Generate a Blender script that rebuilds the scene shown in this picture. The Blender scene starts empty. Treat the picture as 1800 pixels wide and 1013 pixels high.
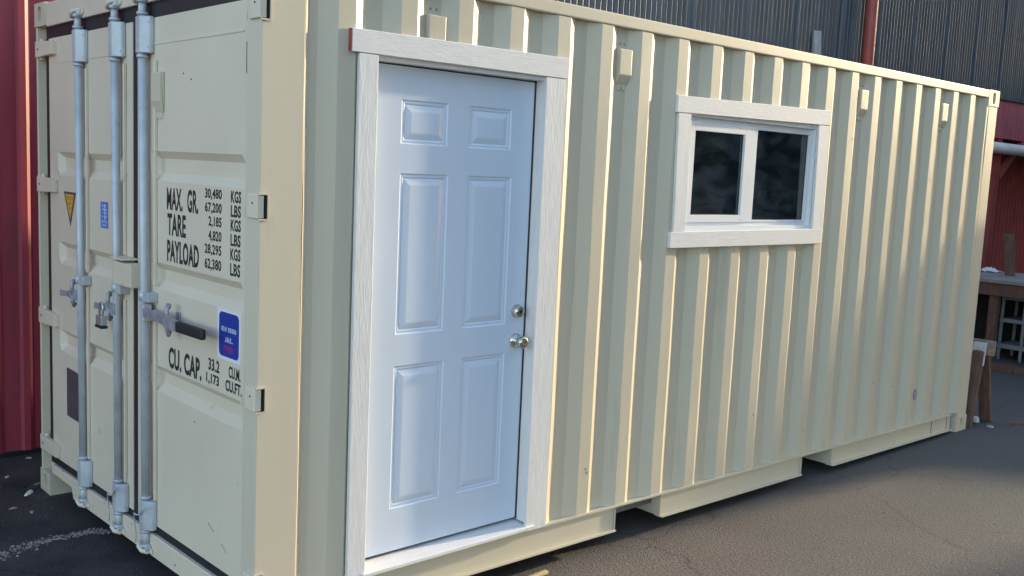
import bpy, bmesh, math, random
from mathutils import Vector, Matrix, noise
random.seed(7)
SC = bpy.context.scene
COL = SC.collection

# ------------------------------------------------------------------ camera
cam_d = bpy.data.cameras.new('camera'); cam = bpy.data.objects.new('camera', cam_d); COL.objects.link(cam)
R_ = Vector((0.74166289, -0.66926428, 0.04496089)); U_ = Vector((0.04841151, 0.12026115, 0.99156118)); F_ = Vector((0.66902353, 0.73322751, -0.12159333))
M = Matrix(((R_.x, U_.x, -F_.x, -1.6568), (R_.y, U_.y, -F_.y, -3.1418), (R_.z, U_.z, -F_.z, 1.8668), (0, 0, 0, 1)))
cam.matrix_world = M
cam_d.sensor_width = 36; cam_d.lens = 36 * 1731.4 / 1800
cam_d.clip_start = 0.05; cam_d.clip_end = 600
SC.camera = cam

# ------------------------------------------------------------------ light
SUN_EL = math.radians(12.5); SUN_AZ = math.radians(6.8)      # azimuth: from +X towards -Y
sd = Vector((math.cos(SUN_EL) * math.cos(SUN_AZ), -math.cos(SUN_EL) * math.sin(SUN_AZ), math.sin(SUN_EL)))
w = bpy.data.worlds.new('World'); SC.world = w; w.use_nodes = True
nt = w.node_tree; nt.nodes.clear()
sky = nt.nodes.new('ShaderNodeTexSky'); sky.sky_type = 'NISHITA'; sky.sun_disc = False
sky.sun_elevation = SUN_EL; sky.sun_rotation = math.atan2(sd.x, sd.y)
sky.air_density = 1.0; sky.dust_density = 1.0; sky.ozone_density = 1.0
bg = nt.nodes.new('ShaderNodeBackground'); bg.inputs[1].default_value = 0.15
out = nt.nodes.new('ShaderNodeOutputWorld')
nt.links.new(sky.outputs[0], bg.inputs[0]); nt.links.new(bg.outputs[0], out.inputs[0])
sl = bpy.data.lights.new('sun', 'SUN'); sl.energy = 2.0; sl.angle = math.radians(1.2); sl.color = (1.0, 0.82, 0.52)
so = bpy.data.objects.new('sun', sl); COL.objects.link(so)
so.rotation_euler = (-sd).to_track_quat('-Z', 'Y').to_euler(); so.location = (10, -3, 8)
SC.view_settings.view_transform = 'Standard'; SC.view_settings.look = 'None'
SC.view_settings.gamma = 1.0; SC.view_settings.use_curve_mapping = False
SC.view_settings.exposure = 1.87

# ------------------------------------------------------------------ materials
def mat(name, col, rough=0.5, metal=0.0, var=0.08, vscale=3.0, bump=0.0, bscale=40.0, stretch=None,
        dirt=None, dirt_amt=0.0, dirt_scale=2.0, spec=0.5, col2=None, thr=(0.5, 0.62), fine=0.0):
    m = bpy.data.materials.new(name); m.use_nodes = True
    n = m.node_tree; N = n.nodes; L = n.links
    b = N['Principled BSDF']
    b.inputs['Roughness'].default_value = rough; b.inputs['Metallic'].default_value = metal
    b.inputs['Specular IOR Level'].default_value = spec
    tc = N.new('ShaderNodeTexCoord'); src = tc.outputs['Object']
    if stretch:
        mp = N.new('ShaderNodeMapping'); mp.inputs['Scale'].default_value = stretch
        L.new(src, mp.inputs[0]); src2 = mp.outputs[0]
    else: src2 = src
    nz = N.new('ShaderNodeTexNoise'); nz.inputs['Scale'].default_value = vscale; nz.inputs['Detail'].default_value = 6
    L.new(src2, nz.inputs['Vector'])
    r = N.new('ShaderNodeValToRGB')
    lo = [max(0, c * (1 - var)) for c in col]; hi = [min(1, c * (1 + var)) for c in col]
    if col2: hi = col2
    r.color_ramp.elements[0].position = 0.3; r.color_ramp.elements[1].position = 0.7
    r.color_ramp.elements[0].color = (*lo, 1); r.color_ramp.elements[1].color = (*hi, 1)
    L.new(nz.outputs['Fac'], r.inputs[0]); cout = r.outputs[0]
    if dirt:
        n2 = N.new('ShaderNodeTexNoise'); n2.inputs['Scale'].default_value = dirt_scale; n2.inputs['Detail'].default_value = 9; n2.inputs['Roughness'].default_value = 0.65
        L.new(src2, n2.inputs['Vector'])
        r2 = N.new('ShaderNodeValToRGB'); r2.color_ramp.elements[0].position = thr[0]; r2.color_ramp.elements[1].position = thr[1]
        r2.color_ramp.elements[1].color = (dirt_amt,) * 3 + (1,)
        L.new(n2.outputs['Fac'], r2.inputs[0])
        mx = N.new('ShaderNodeMix'); mx.data_type = 'RGBA'
        L.new(r2.outputs[0], mx.inputs['Factor']); L.new(cout, mx.inputs['A']); mx.inputs['B'].default_value = (*dirt, 1)
        cout = mx.outputs['Result']
    L.new(cout, b.inputs['Base Color'])
    rr = N.new('ShaderNodeMapRange'); rr.inputs['To Min'].default_value = max(0, rough - 0.08); rr.inputs['To Max'].default_value = min(1, rough + 0.1)
    L.new(nz.outputs['Fac'], rr.inputs[0]); L.new(rr.outputs[0], b.inputs['Roughness'])
    if bump:
        nb = N.new('ShaderNodeTexNoise'); nb.inputs['Scale'].default_value = bscale; nb.inputs['Detail'].default_value = 5
        L.new(src2, nb.inputs['Vector'])
        bp = N.new('ShaderNodeBump'); bp.inputs['Strength'].default_value = bump; bp.inputs['Distance'].default_value = 0.004
        L.new(nb.outputs['Fac'], bp.inputs['Height']); L.new(bp.outputs[0], b.inputs['Normal'])
    return m

CREAM = (0.605, 0.54, 0.425)
m_cream = mat('cream_paint', CREAM, 0.42, var=0.05, vscale=1.3, bump=0.06, bscale=22, dirt=(0.30, 0.26, 0.19), dirt_amt=0.35, dirt_scale=7, thr=(0.64, 0.80), stretch=(1, 1, 0.16))
m_cream_lit = mat('cream_paint_bounce_lit', (0.68, 0.595, 0.475), 0.45, var=0.05, vscale=1.6, bump=0.07, bscale=18, dirt=(0.28, 0.22, 0.15), dirt_amt=0.45, dirt_scale=10, thr=(0.67, 0.77))  # same cream paint, lighter and warmer for bounced light on the door end
m_white = mat('white_trim_paint', (0.735, 0.72, 0.725), 0.6, var=0.05, vscale=9, bump=0.3, bscale=22, stretch=(6, 6, 1), dirt=(0.45, 0.40, 0.37), dirt_amt=0.35, dirt_scale=9, thr=(0.64, 0.74))
m_white_h = mat('white_trim_paint_across', (0.735, 0.72, 0.725), 0.6, var=0.05, vscale=9, bump=0.3, bscale=22, stretch=(1, 6, 7), dirt=(0.45, 0.40, 0.37), dirt_amt=0.35, dirt_scale=9, thr=(0.64, 0.74))
m_door = mat('white_steel_door_paint', (0.62, 0.695, 0.83), 0.34, var=0.03, vscale=1.5, bump=0.03, bscale=60)
m_vinyl = mat('white_vinyl', (0.78, 0.79, 0.83), 0.35, var=0.02)
m_steel = mat('galvanised_steel', (0.50, 0.53, 0.58), 0.45, 0.2, var=0.14, vscale=9, bump=0.05, bscale=60, dirt=(0.22, 0.20, 0.19), dirt_amt=0.5, dirt_scale=14, thr=(0.6, 0.75))
m_forge = mat('weathered_forged_steel', (0.32, 0.32, 0.37), 0.45, 0.3, var=0.25, vscale=30, bump=0.2, bscale=90)
m_rust = mat('rust', (0.16, 0.075, 0.04), 0.9, var=0.3, vscale=60)
m_rubber = mat('black_rubber', (0.014, 0.015, 0.02), 0.55, var=0.3, vscale=12)
m_black = mat('black_hollow', (0.008, 0.008, 0.009), 0.9, var=0.1)
m_ink = mat('black_stencil_paint', (0.02, 0.02, 0.024), 0.6, var=0.3, vscale=60, dirt=(0.35, 0.33, 0.27), dirt_amt=0.8, dirt_scale=55, thr=(0.62, 0.68))
m_nickel = mat('satin_nickel', (0.60, 0.57, 0.52), 0.25, 0.95, var=0.05)
m_red = mat('red_corrugated_paint', (0.32, 0.042, 0.068), 0.5, var=0.2, vscale=4, bump=0.08, bscale=12, dirt=(0.13, 0.05, 0.05), dirt_amt=0.5, dirt_scale=8, stretch=(1, 1, 0.3))
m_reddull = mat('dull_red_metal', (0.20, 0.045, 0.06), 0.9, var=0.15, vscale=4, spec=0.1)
m_fascia = mat('faded_red_metal', (0.33, 0.085, 0.115), 0.85, var=0.15, vscale=4, spec=0.15)
m_underbench_shade = mat('underbench_shade', (0.02, 0.022, 0.026), 0.9, var=0.3)  # near-black standing for the shade under the workbench
m_redpost = mat('red_oxide_paint', (0.33, 0.07, 0.06), 0.5, var=0.15, vscale=6, bump=0.1)
m_grey = mat('grey_corrugated_metal', (0.085, 0.10, 0.125), 0.42, 0.35, var=0.35, vscale=3, bump=0.05, bscale=10, stretch=(9, 1, 0.25), dirt=(0.30, 0.31, 0.30), dirt_amt=0.5, dirt_scale=5, thr=(0.6, 0.8))
m_wood = mat('weathered_wood', (0.23, 0.17, 0.14), 0.75, var=0.3, vscale=5, bump=0.4, bscale=14, stretch=(1, 6, 6))
m_benchtop = mat('grey_worn_boards', (0.24, 0.21, 0.21), 0.8, var=0.25, vscale=6, bump=0.3)
m_woodbrown = mat('brown_stained_wood', (0.12, 0.065, 0.05), 0.7, var=0.3, vscale=5, bump=0.4, bscale=14, stretch=(6, 6, 1))
m_graywood = mat('grey_weathered_board', (0.36, 0.36, 0.38), 0.8, var=0.2, vscale=6, bump=0.4, bscale=12, stretch=(6, 6, 1))
m_plank = mat('yellow_pine_lath', (0.55, 0.42, 0.22), 0.7, var=0.25, vscale=8, bump=0.3, stretch=(1, 6, 6))
m_cloth = mat('white_cloth', (0.7, 0.68, 0.66), 0.8, var=0.1, bump=0.3)
m_rack = mat('pale_grey_rack_paint', (0.17, 0.20, 0.23), 0.5, var=0.1)
m_blue = mat('blue_print', (0.012, 0.045, 0.32), 0.35, var=0.1)
m_ltblue = mat('light_blue_print', (0.04, 0.17, 0.62), 0.4, var=0.1)
m_paper = mat('white_print', (0.75, 0.76, 0.82), 0.4, var=0.03)
m_redink = mat('red_print', (0.42, 0.03, 0.10), 0.4, var=0.3, vscale=60)
m_yellow = mat('yellow_print', (0.68, 0.38, 0.035), 0.4, var=0.1)
m_slate = mat('dark_label', (0.075, 0.07, 0.085), 0.5, var=0.2, vscale=14)
m_brass = mat('padlock_steel', (0.55, 0.58, 0.60), 0.25, 0.7, var=0.1)
m_concrete = mat('stone_chips', (0.24, 0.21, 0.20), 0.9, var=0.35, vscale=20, bump=0.3)
m_leafdry = mat('dry_litter', (0.33, 0.30, 0.27), 0.9, var=0.4, vscale=20)
m_inside = mat('dark_plywood', (0.13, 0.13, 0.15), 0.8, var=0.2)
m_bark = mat('bark', (0.10, 0.075, 0.055), 0.9, var=0.3, vscale=8, bump=0.6, bscale=15)
m_leaf = mat('foliage', (0.075, 0.115, 0.06), 0.6, var=0.5, vscale=2.0)

# glass
m_glass = bpy.data.materials.new('window_glass'); m_glass.use_nodes = True
_n = m_glass.node_tree; _b = _n.nodes['Principled BSDF']; _n.nodes.remove(_b)
_g = _n.nodes.new('ShaderNodeBsdfGlossy'); _g.inputs['Roughness'].default_value = 0.02
_t = _n.nodes.new('ShaderNodeBsdfTransparent'); _t.inputs[0].default_value = (0.74, 0.80, 0.84, 1)
_f = _n.nodes.new('ShaderNodeFresnel'); _f.inputs[0].default_value = 1.95
_x = _n.nodes.new('ShaderNodeMixShader')
_tc = _n.nodes.new('ShaderNodeTexCoord'); _nz = _n.nodes.new('ShaderNodeTexNoise'); _nz.inputs['Scale'].default_value = 2.2
_bp = _n.nodes.new('ShaderNodeBump'); _bp.inputs['Strength'].default_value = 0.1; _bp.inputs['Distance'].default_value = 0.01
_n.links.new(_tc.outputs['Object'], _nz.inputs['Vector']); _n.links.new(_nz.outputs['Fac'], _bp.inputs['Height']); _n.links.new(_bp.outputs[0], _g.inputs['Normal'])
_n.links.new(_f.outputs[0], _x.inputs[0]); _n.links.new(_t.outputs[0], _x.inputs[1]); _n.links.new(_g.outputs[0], _x.inputs[2])
_d = _n.nodes.new('ShaderNodeBsdfDiffuse'); _d.inputs[0].default_value = (0.27, 0.33, 0.43, 1)  # pale streaks painted in for foliage reflected in the glass
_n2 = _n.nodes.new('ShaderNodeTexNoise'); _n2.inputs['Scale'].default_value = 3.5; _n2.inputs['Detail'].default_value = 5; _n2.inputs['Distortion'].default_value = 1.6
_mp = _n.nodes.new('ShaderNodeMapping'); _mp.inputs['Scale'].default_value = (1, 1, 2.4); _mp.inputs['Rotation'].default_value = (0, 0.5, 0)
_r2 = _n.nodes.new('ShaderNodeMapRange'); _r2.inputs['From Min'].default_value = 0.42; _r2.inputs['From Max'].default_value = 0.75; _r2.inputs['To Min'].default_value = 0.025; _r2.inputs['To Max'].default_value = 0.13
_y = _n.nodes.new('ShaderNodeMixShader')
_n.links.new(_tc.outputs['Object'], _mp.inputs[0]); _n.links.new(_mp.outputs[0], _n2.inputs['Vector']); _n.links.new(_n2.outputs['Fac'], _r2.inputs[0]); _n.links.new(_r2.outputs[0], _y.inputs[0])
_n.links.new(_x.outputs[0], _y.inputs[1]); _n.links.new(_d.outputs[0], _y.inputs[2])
_n.links.new(_y.outputs[0], _n.nodes['Material Output'].inputs[0])

# asphalt ground
m_ground = bpy.data.materials.new('asphalt'); m_ground.use_nodes = True
def _ground():
    n = m_ground.node_tree; N = n.nodes; L = n.links; b = N['Principled BSDF']
    tc = N.new('ShaderNodeTexCoord')
    a = N.new('ShaderNodeTexNoise'); a.inputs['Scale'].default_value = 1.7; a.inputs['Detail'].default_value = 8; a.inputs['Roughness'].default_value = 0.6
    f = N.new('ShaderNodeTexNoise'); f.inputs['Scale'].default_value = 70; f.inputs['Detail'].default_value = 4; f.inputs['Roughness'].default_value = 0.7
    v = N.new('ShaderNodeTexVoronoi'); v.inputs['Scale'].default_value = 130
    for q in (a, f, v): L.new(tc.outputs['Object'], q.inputs['Vector'])
    r = N.new('ShaderNodeValToRGB'); r.color_ramp.elements[0].position = 0.35; r.color_ramp.elements[1].position = 0.68
    r.color_ramp.elements[0].color = (0.027, 0.026, 0.031, 1); r.color_ramp.elements[1].color = (0.082, 0.073, 0.072, 1)
    L.new(a.outputs['Fac'], r.inputs[0])
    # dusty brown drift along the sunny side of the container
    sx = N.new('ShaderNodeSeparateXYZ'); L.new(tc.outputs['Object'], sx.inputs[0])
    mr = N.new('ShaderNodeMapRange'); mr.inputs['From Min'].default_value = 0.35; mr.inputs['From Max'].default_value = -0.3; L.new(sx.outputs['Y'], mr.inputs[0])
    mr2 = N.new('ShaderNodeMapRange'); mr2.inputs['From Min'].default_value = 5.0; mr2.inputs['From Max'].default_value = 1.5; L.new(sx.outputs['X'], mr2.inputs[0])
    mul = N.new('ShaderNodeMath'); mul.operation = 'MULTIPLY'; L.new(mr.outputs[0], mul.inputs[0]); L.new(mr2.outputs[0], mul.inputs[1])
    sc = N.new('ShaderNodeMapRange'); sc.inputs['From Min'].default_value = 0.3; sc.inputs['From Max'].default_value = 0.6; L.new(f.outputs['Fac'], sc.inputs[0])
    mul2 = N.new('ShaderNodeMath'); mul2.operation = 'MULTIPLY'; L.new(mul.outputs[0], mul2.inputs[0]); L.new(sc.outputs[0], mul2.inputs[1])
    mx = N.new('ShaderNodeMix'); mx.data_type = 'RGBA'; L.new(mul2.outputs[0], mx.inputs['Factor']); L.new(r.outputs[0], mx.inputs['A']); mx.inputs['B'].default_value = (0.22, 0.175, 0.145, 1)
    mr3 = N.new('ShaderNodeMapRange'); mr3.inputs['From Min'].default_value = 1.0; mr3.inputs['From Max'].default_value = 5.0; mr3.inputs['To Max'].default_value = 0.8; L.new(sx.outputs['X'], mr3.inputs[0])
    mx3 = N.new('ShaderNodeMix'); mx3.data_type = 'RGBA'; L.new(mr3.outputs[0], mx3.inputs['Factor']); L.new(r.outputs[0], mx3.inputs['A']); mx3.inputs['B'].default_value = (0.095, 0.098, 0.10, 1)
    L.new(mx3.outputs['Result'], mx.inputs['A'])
    # light aggregate specks
    gt = N.new('ShaderNodeMath'); gt.operation = 'GREATER_THAN'; gt.inputs[1].default_value = 0.66; L.new(f.outputs['Fac'], gt.inputs[0])
    m3 = N.new('ShaderNodeMath'); m3.operation = 'MULTIPLY'; m3.inputs[1].default_value = 0.45; L.new(gt.outputs[0], m3.inputs[0])
    mx2 = N.new('ShaderNodeMix'); mx2.data_type = 'RGBA'; L.new(m3.outputs[0], mx2.inputs['Factor']); L.new(mx.outputs['Result'], mx2.inputs['A']); mx2.inputs['B'].default_value = (0.20, 0.18, 0.17, 1)
    L.new(mx2.outputs['Result'], b.inputs['Base Color']); b.inputs['Roughness'].default_value = 0.85; b.inputs['Specular IOR Level'].default_value = 0.3
    # hairline cracks
    dn = N.new('ShaderNodeTexNoise'); dn.inputs['Scale'].default_value = 3.5; dn.inputs['Detail'].default_value = 5; L.new(tc.outputs['Object'], dn.inputs['Vector'])
    vm = N.new('ShaderNodeVectorMath'); vm.operation = 'MULTIPLY_ADD'; vm.inputs[1].default_value = (0.35, 0.35, 0.35); L.new(dn.outputs['Color'], vm.inputs[0]); L.new(tc.outputs['Object'], vm.inputs[2])
    vc = N.new('ShaderNodeTexVoronoi'); vc.feature = 'DISTANCE_TO_EDGE'; vc.inputs['Scale'].default_value = 0.75; L.new(vm.outputs[0], vc.inputs['Vector'])
    lt = N.new('ShaderNodeMapRange'); lt.inputs['From Min'].default_value = 0.002; lt.inputs['From Max'].default_value = 0.008; lt.inputs['To Min'].default_value = 0.72; L.new(vc.outputs['Distance'], lt.inputs[0])
    mc = N.new('ShaderNodeMix'); mc.data_type = 'RGBA'; mc.blend_type = 'MULTIPLY'; mc.inputs['Factor'].default_value = 1.0
    L.new(mx2.outputs['Result'], mc.inputs['A']); L.new(lt.outputs[0], mc.inputs['B']); L.new(mc.outputs['Result'], b.inputs['Base Color'])
    ad = N.new('ShaderNodeMath'); ad.operation = 'ADD'; L.new(f.outputs['Fac'], ad.inputs[0]); L.new(v.outputs['Distance'], ad.inputs[1])
    bp = N.new('ShaderNodeBump'); bp.inputs['Strength'].default_value = 0.6; bp.inputs['Distance'].default_value = 0.005
    L.new(ad.outputs[0], bp.inputs['Height']); L.new(bp.outputs[0], b.inputs['Normal'])
_ground()

# ------------------------------------------------------------------ helpers
def wloc(p):
    v = Vector((0, 0, 0))
    while p is not None:
        v += p.location; p = p.parent
    return v
class MB:
    def __init__(s): s.bm = bmesh.new()
    def poly(s, pts):
        return s.bm.faces.new([s.bm.verts.new(p) for p in pts])
    def box(s, x0, x1, y0, y1, z0, z1, bev=0.0, seg=1):
        return s.hexa([(x0, y0, z0), (x1, y0, z0), (x1, y1, z0), (x0, y1, z0)], [(x0, y0, z1), (x1, y0, z1), (x1, y1, z1), (x0, y1, z1)], bev, seg)
    def hexa(s, a, b, bev=0.0, seg=1):
        t = bmesh.new()
        va = [t.verts.new(p) for p in a]; vb = [t.verts.new(p) for p in b]
        t.faces.new(va[::-1]); t.faces.new(vb)
        for i in range(len(a)):
            j = (i + 1) % len(a); t.faces.new([va[i], va[j], vb[j], vb[i]])
        bmesh.ops.recalc_face_normals(t, faces=t.faces)
        if bev: bmesh.ops.bevel(t, geom=list(t.edges), offset=bev, segments=seg, affect='EDGES', profile=0.6)
        s.merge(t); return s
    def merge(s, t):
        me = bpy.data.meshes.new('tmp'); t.to_mesh(me); t.free(); s.bm.from_mesh(me); bpy.data.meshes.remove(me)
    def boardY(s, c, y0, y1, bev=0.0025):
        # c = four (x,z) corners, extruded from y0 (front) to y1
        return s.hexa([(x, y0, z) for x, z in c], [(x, y1, z) for x, z in c], bev)
    def prismX(s, c, x0, x1, bev=0.0, seg=1):
        return s.hexa([(x0, y, z) for y, z in c], [(x1, y, z) for y, z in c], bev, seg)
    def tube(s, pts, r, n=12, cap=True):
        pts = [Vector(p) for p in pts]; rs = r if isinstance(r, (list, tuple)) else [r] * len(pts)
        rings = []
        for i, p in enumerate(pts):
            d = (pts[min(i + 1, len(pts) - 1)] - pts[max(i - 1, 0)]).normalized()
            a = d.orthogonal() if i == 0 else pa - d * pa.dot(d)
            a.normalize(); pa = a; bb = d.cross(a)
            rings.append([s.bm.verts.new(p + (a * math.cos(2 * math.pi * k / n) + bb * math.sin(2 * math.pi * k / n)) * rs[i]) for k in range(n)])
        for i in range(len(rings) - 1):
            for k in range(n):
                f = s.bm.faces.new([rings[i][k], rings[i][(k + 1) % n], rings[i + 1][(k + 1) % n], rings[i + 1][k]]); f.smooth = True
        if cap:
            s.bm.faces.new(rings[0][::-1]); s.bm.faces.new(rings[-1])
        return s
    def bar(s, p, q, wv, hv, bev=0.002):
        # box beam from p to q with half-vectors wv, hv
        p, q, wv, hv = map(Vector, (p, q, wv, hv))
        return s.hexa([p - wv - hv, p + wv - hv, p + wv + hv, p - wv + hv], [q - wv - hv, q + wv - hv, q + wv + hv, q - wv + hv], bev)
    def build(s, name, m, parent=None, smooth=False, label=None):
        bmesh.ops.remove_doubles(s.bm, verts=s.bm.verts, dist=1e-6)
        bmesh.ops.recalc_face_normals(s.bm, faces=s.bm.faces)
        o = wloc(parent)
        if o.length: bmesh.ops.translate(s.bm, vec=-o, verts=s.bm.verts)
        me = bpy.data.meshes.new(name); s.bm.to_mesh(me); s.bm.free()
        me.materials.append(m)
        if smooth:
            for p in me.polygons: p.use_smooth = True
        ob = bpy.data.objects.new(name, me); COL.objects.link(ob)
        if parent: ob.parent = parent
        if label: ob['label'] = label
        return ob
def thing(name, label, cat, loc, group=None):
    o = bpy.data.objects.new(name, None); COL.objects.link(o); o.location = loc; o.empty_display_size = 0.2
    o['label'] = label; o['category'] = cat
    if group: o['group'] = group
    return o
def tag(o, label=None, cat=None, group=None, kind=None):
    if label: o['label'] = label
    if cat: o['category'] = cat
    if group: o['group'] = group
    if kind: o['kind'] = kind
    return o
def copy_tree(o, parent=None):
    c = o.copy(); COL.objects.link(c)
    if parent: c.parent = parent
    for ch in [k for k in bpy.data.objects if k.parent == o]: copy_tree(ch, c)
    return c

# ------------------------------------------------------------------ ground
g = MB(); g.poly([(-150, -150, 0), (200, -150, 0), (200, 150, 0), (-150, 150, 0)])
tag(g.build('ground', m_ground), kind='structure')

# ================================================================== THE CONTAINER
L_, W_, H_ = 6.058, 2.438, 2.591
CT = thing('shipping_container', 'cream steel shipping container fitted with a white entry door and a sliding window', 'shipping container', (3.0, 1.2, 0))

# --- corrugated side wall with door and window openings
def zb(x): return 0.150 + (5.85 - x) * 0.0155      # top of the bottom rail
prof = [(0.172, 0.0), (0.203, 0.031), (0.237, 0.031)]
for n in range(20):
    xs = 0.410 + 0.2779 * n
    prof += [(xs - 0.105, 0.0), (xs - 0.030, 0.0), (xs + 0.032, 0.031), (xs + 0.105, 0.031)]
prof += [(5.868, 0.0), (5.90, 0.0)]
def yat(x):
    for (a, ya), (b, yb) in zip(prof, prof[1:]):
        if a <= x <= b: return ya + (yb - ya) * (x - a) / (b - a)
DO = (0.44, 1.395, 0.21, 2.29); WO = (2.30, 3.63, 1.55, 2.215)
cuts = sorted(set([p[0] for p in prof] + [DO[0], DO[1], WO[0], WO[1]]))
wl = MB()
for a, b in zip(cuts, cuts[1:]):
    mid = (a + b) / 2
    rng = [(None, 2.532)]
    if DO[0] <= mid <= DO[1]: rng = [(DO[3], 2.532)]
    elif WO[0] <= mid <= WO[1]: rng = [(None, WO[2]), (WO[3], 2.532)]
    for z0, z1 in rng:
        nst = 14 if (z0 is None) else 3
        for k in range(nst):
            q = []
            for x, t in ((a, k), (b, k), (b, k + 1), (a, k + 1)):
                zz0 = zb(x) if z0 is None else z0
                z = zz0 + (z1 - zz0) * t / nst
                edge = (t in (0, nst))
                y = yat(x) + 0.001 + (0 if edge else 0.0022 * noise.noise(Vector((x * 5, z * 2.2, 3))))
                dx = 0 if edge or x in (DO[0], DO[1], WO[0], WO[1]) else 0.0025 * noise.noise(Vector((x * 3, z * 2.5, 9)))
                q.append((x + dx, y, z))
            wl.poly(q)
wl.build('corrugated_side_wall', m_cream, CT)

# --- far side, roof, front wall, floor (closed steel box)
o = MB(); prev = None
for i in range(22 * 4 + 1):
    x = 0.14 + i * (5.78 / 88); y = W_ - (0.0 if (i % 4) in (0, 1) else 0.036)
    if prev: o.poly([(prev[0], prev[1], 0.16), (x, y, 0.16), (x, y, 2.53), (prev[0], prev[1], 2.53)])
    prev = (x, y)
o.build('rear_side_wall', m_cream, CT)
o = MB(); prev = None
for i in range(9 * 4 + 1):
    y = 0.15 + i * (2.14 / 36); x = L_ - 0.03 - (0.0 if (i % 4) in (0, 1) else 0.04)
    if prev: o.poly([(prev[0], prev[1], 0.16), (x, y, 0.16), (x, y, 2.53), (prev[0], prev[1], 2.53)])
    prev = (x, y)
o.build('front_end_wall', m_cream, CT)
o = MB(); prev = None
for i in range(27 * 4 + 1):
    x = 0.10 + i * (5.86 / 108); z = 2.577 - (0.0 if (i % 4) in (0, 1) else 0.02)
    if prev: o.poly([(prev[0], 0.061, prev[1]), (x, 0.061, z), (x, 2.377, z), (prev[0], 2.377, prev[1])])
    prev = (x, z)
o.build('roof', m_cream, CT)
MB().box(0.06, 6.0, 0.06, 2.378, 0.135, 0.16).build('floor', m_inside, CT)
# interior partition seen dimly through the glass
MB().box(3.86, 3.90, 0.065, 1.25, 0.17, 2.5).build('interior_stud_panel', m_inside, CT)

# --- top rails
for y0 in (0.0, W_ - 0.06):
    MB().box(0.178, L_ - 0.178, y0 - (0.003 if y0 == 0 else 0), y0 + 0.06, 2.533, 2.589, 0.006, 2).build('top_rail', m_cream, CT)

# --- bottom rails with forklift pockets (channel: recessed web, top lip, bottom flange)
def zbot(x): return 0.037 + 0.0125 * (5.76 - x)
br = MB()
segs = [(0.178, 1.98), (1.98, 2.34), (2.34, 3.70), (3.70, 4.063), (4.063, 5.80)]
for a, b in segs:
    pocket = (a in (1.98, 3.70))
    br.hexa([(a, -0.004, zb(a) - 0.010), (b, -0.004, zb(b) - 0.010), (b, 0.05, zb(b) - 0.010), (a, 0.05, zb(a) - 0.010)],
            [(a, -0.004, zb(a)), (b, -0.004, zb(b)), (b, 0.05, zb(b)), (a, 0.05, zb(a))])
    if not pocket:
        br.hexa([(a, 0.012, zbot(a)), (b, 0.012, zbot(b)), (b, 0.02, zbot(b)), (a, 0.02, zbot(a))],
                [(a, 0.012, zb(a) - 0.0102), (b, 0.012, zb(b) - 0.0102), (b, 0.02, zb(b) - 0.0102), (a, 0.02, zb(a) - 0.0102)])
        br.hexa([(a, -0.012, zbot(a) - 0.008), (b, -0.012, zbot(b) - 0.008), (b, 0.04, zbot(b) - 0.008), (a, 0.04, zbot(a) - 0.008)],
                [(a, -0.012, zbot(a) - 0.0002), (b, -0.012, zbot(b) - 0.0002), (b, 0.04, zbot(b) - 0.0002), (a, 0.04, zbot(a) - 0.0002)])
br.build('bottom_rail', m_cream, CT)
for a in (1.98, 3.70):
    p = MB(); xa, xb = a + 0.004, a + 0.356
    z0, z1 = zbot(a) - 0.006, zb(a + .36) - 0.013
    p.poly([(xa, 0.0, z0), (xa, 2.4, z0), (xa, 2.4, z1), (xa, 0.0, z1)]); p.poly([(xb, 0.0, z0), (xb, 2.4, z0), (xb, 2.4, z1), (xb, 0.0, z1)])
    p.poly([(xa, 0.0, z1), (xb, 0.0, z1), (xb, 2.4, z1), (xa, 2.4, z1)])
    p.build('forklift_pocket', m_cream, CT)
for x in (5.49, 5.745):       # weld joints in the bottom rail
    MB().box(x - 0.003, x + 0.003, 0.0105, 0.0122, zbot(x) + 0.004, zb(x) - 0.012).build('rail_joint', m_black, CT)
MB().box(0.178, L_ - 0.178, W_ - 0.05, W_, 0.05, 0.16).build('bottom_rail', m_cream, CT)

# --- corner posts
MB().box(0.0005, 0.172, 0.0005, 0.105, 0.115, 2.475, 0.004, 2).build('corner_post', m_cream, CT)
pm = MB(); pm.box(0.0, 0.15, 2.418, 2.438, 0.115, 2.475, 0.003); pm.box(0.045, 0.15, 2.3445, 2.417, 0.115, 2.475, 0.003)
pm.build('corner_post', m_cream, CT)
MB().box(5.90, 6.052, 0.0, 0.10, 0.115, 2.475, 0.006, 2).build('corner_post', m_cream, CT)
MB().box(5.90, 6.052, 2.338, 2.438, 0.115, 2.475, 0.006, 2).build('corner_post', m_cream, CT)

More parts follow.
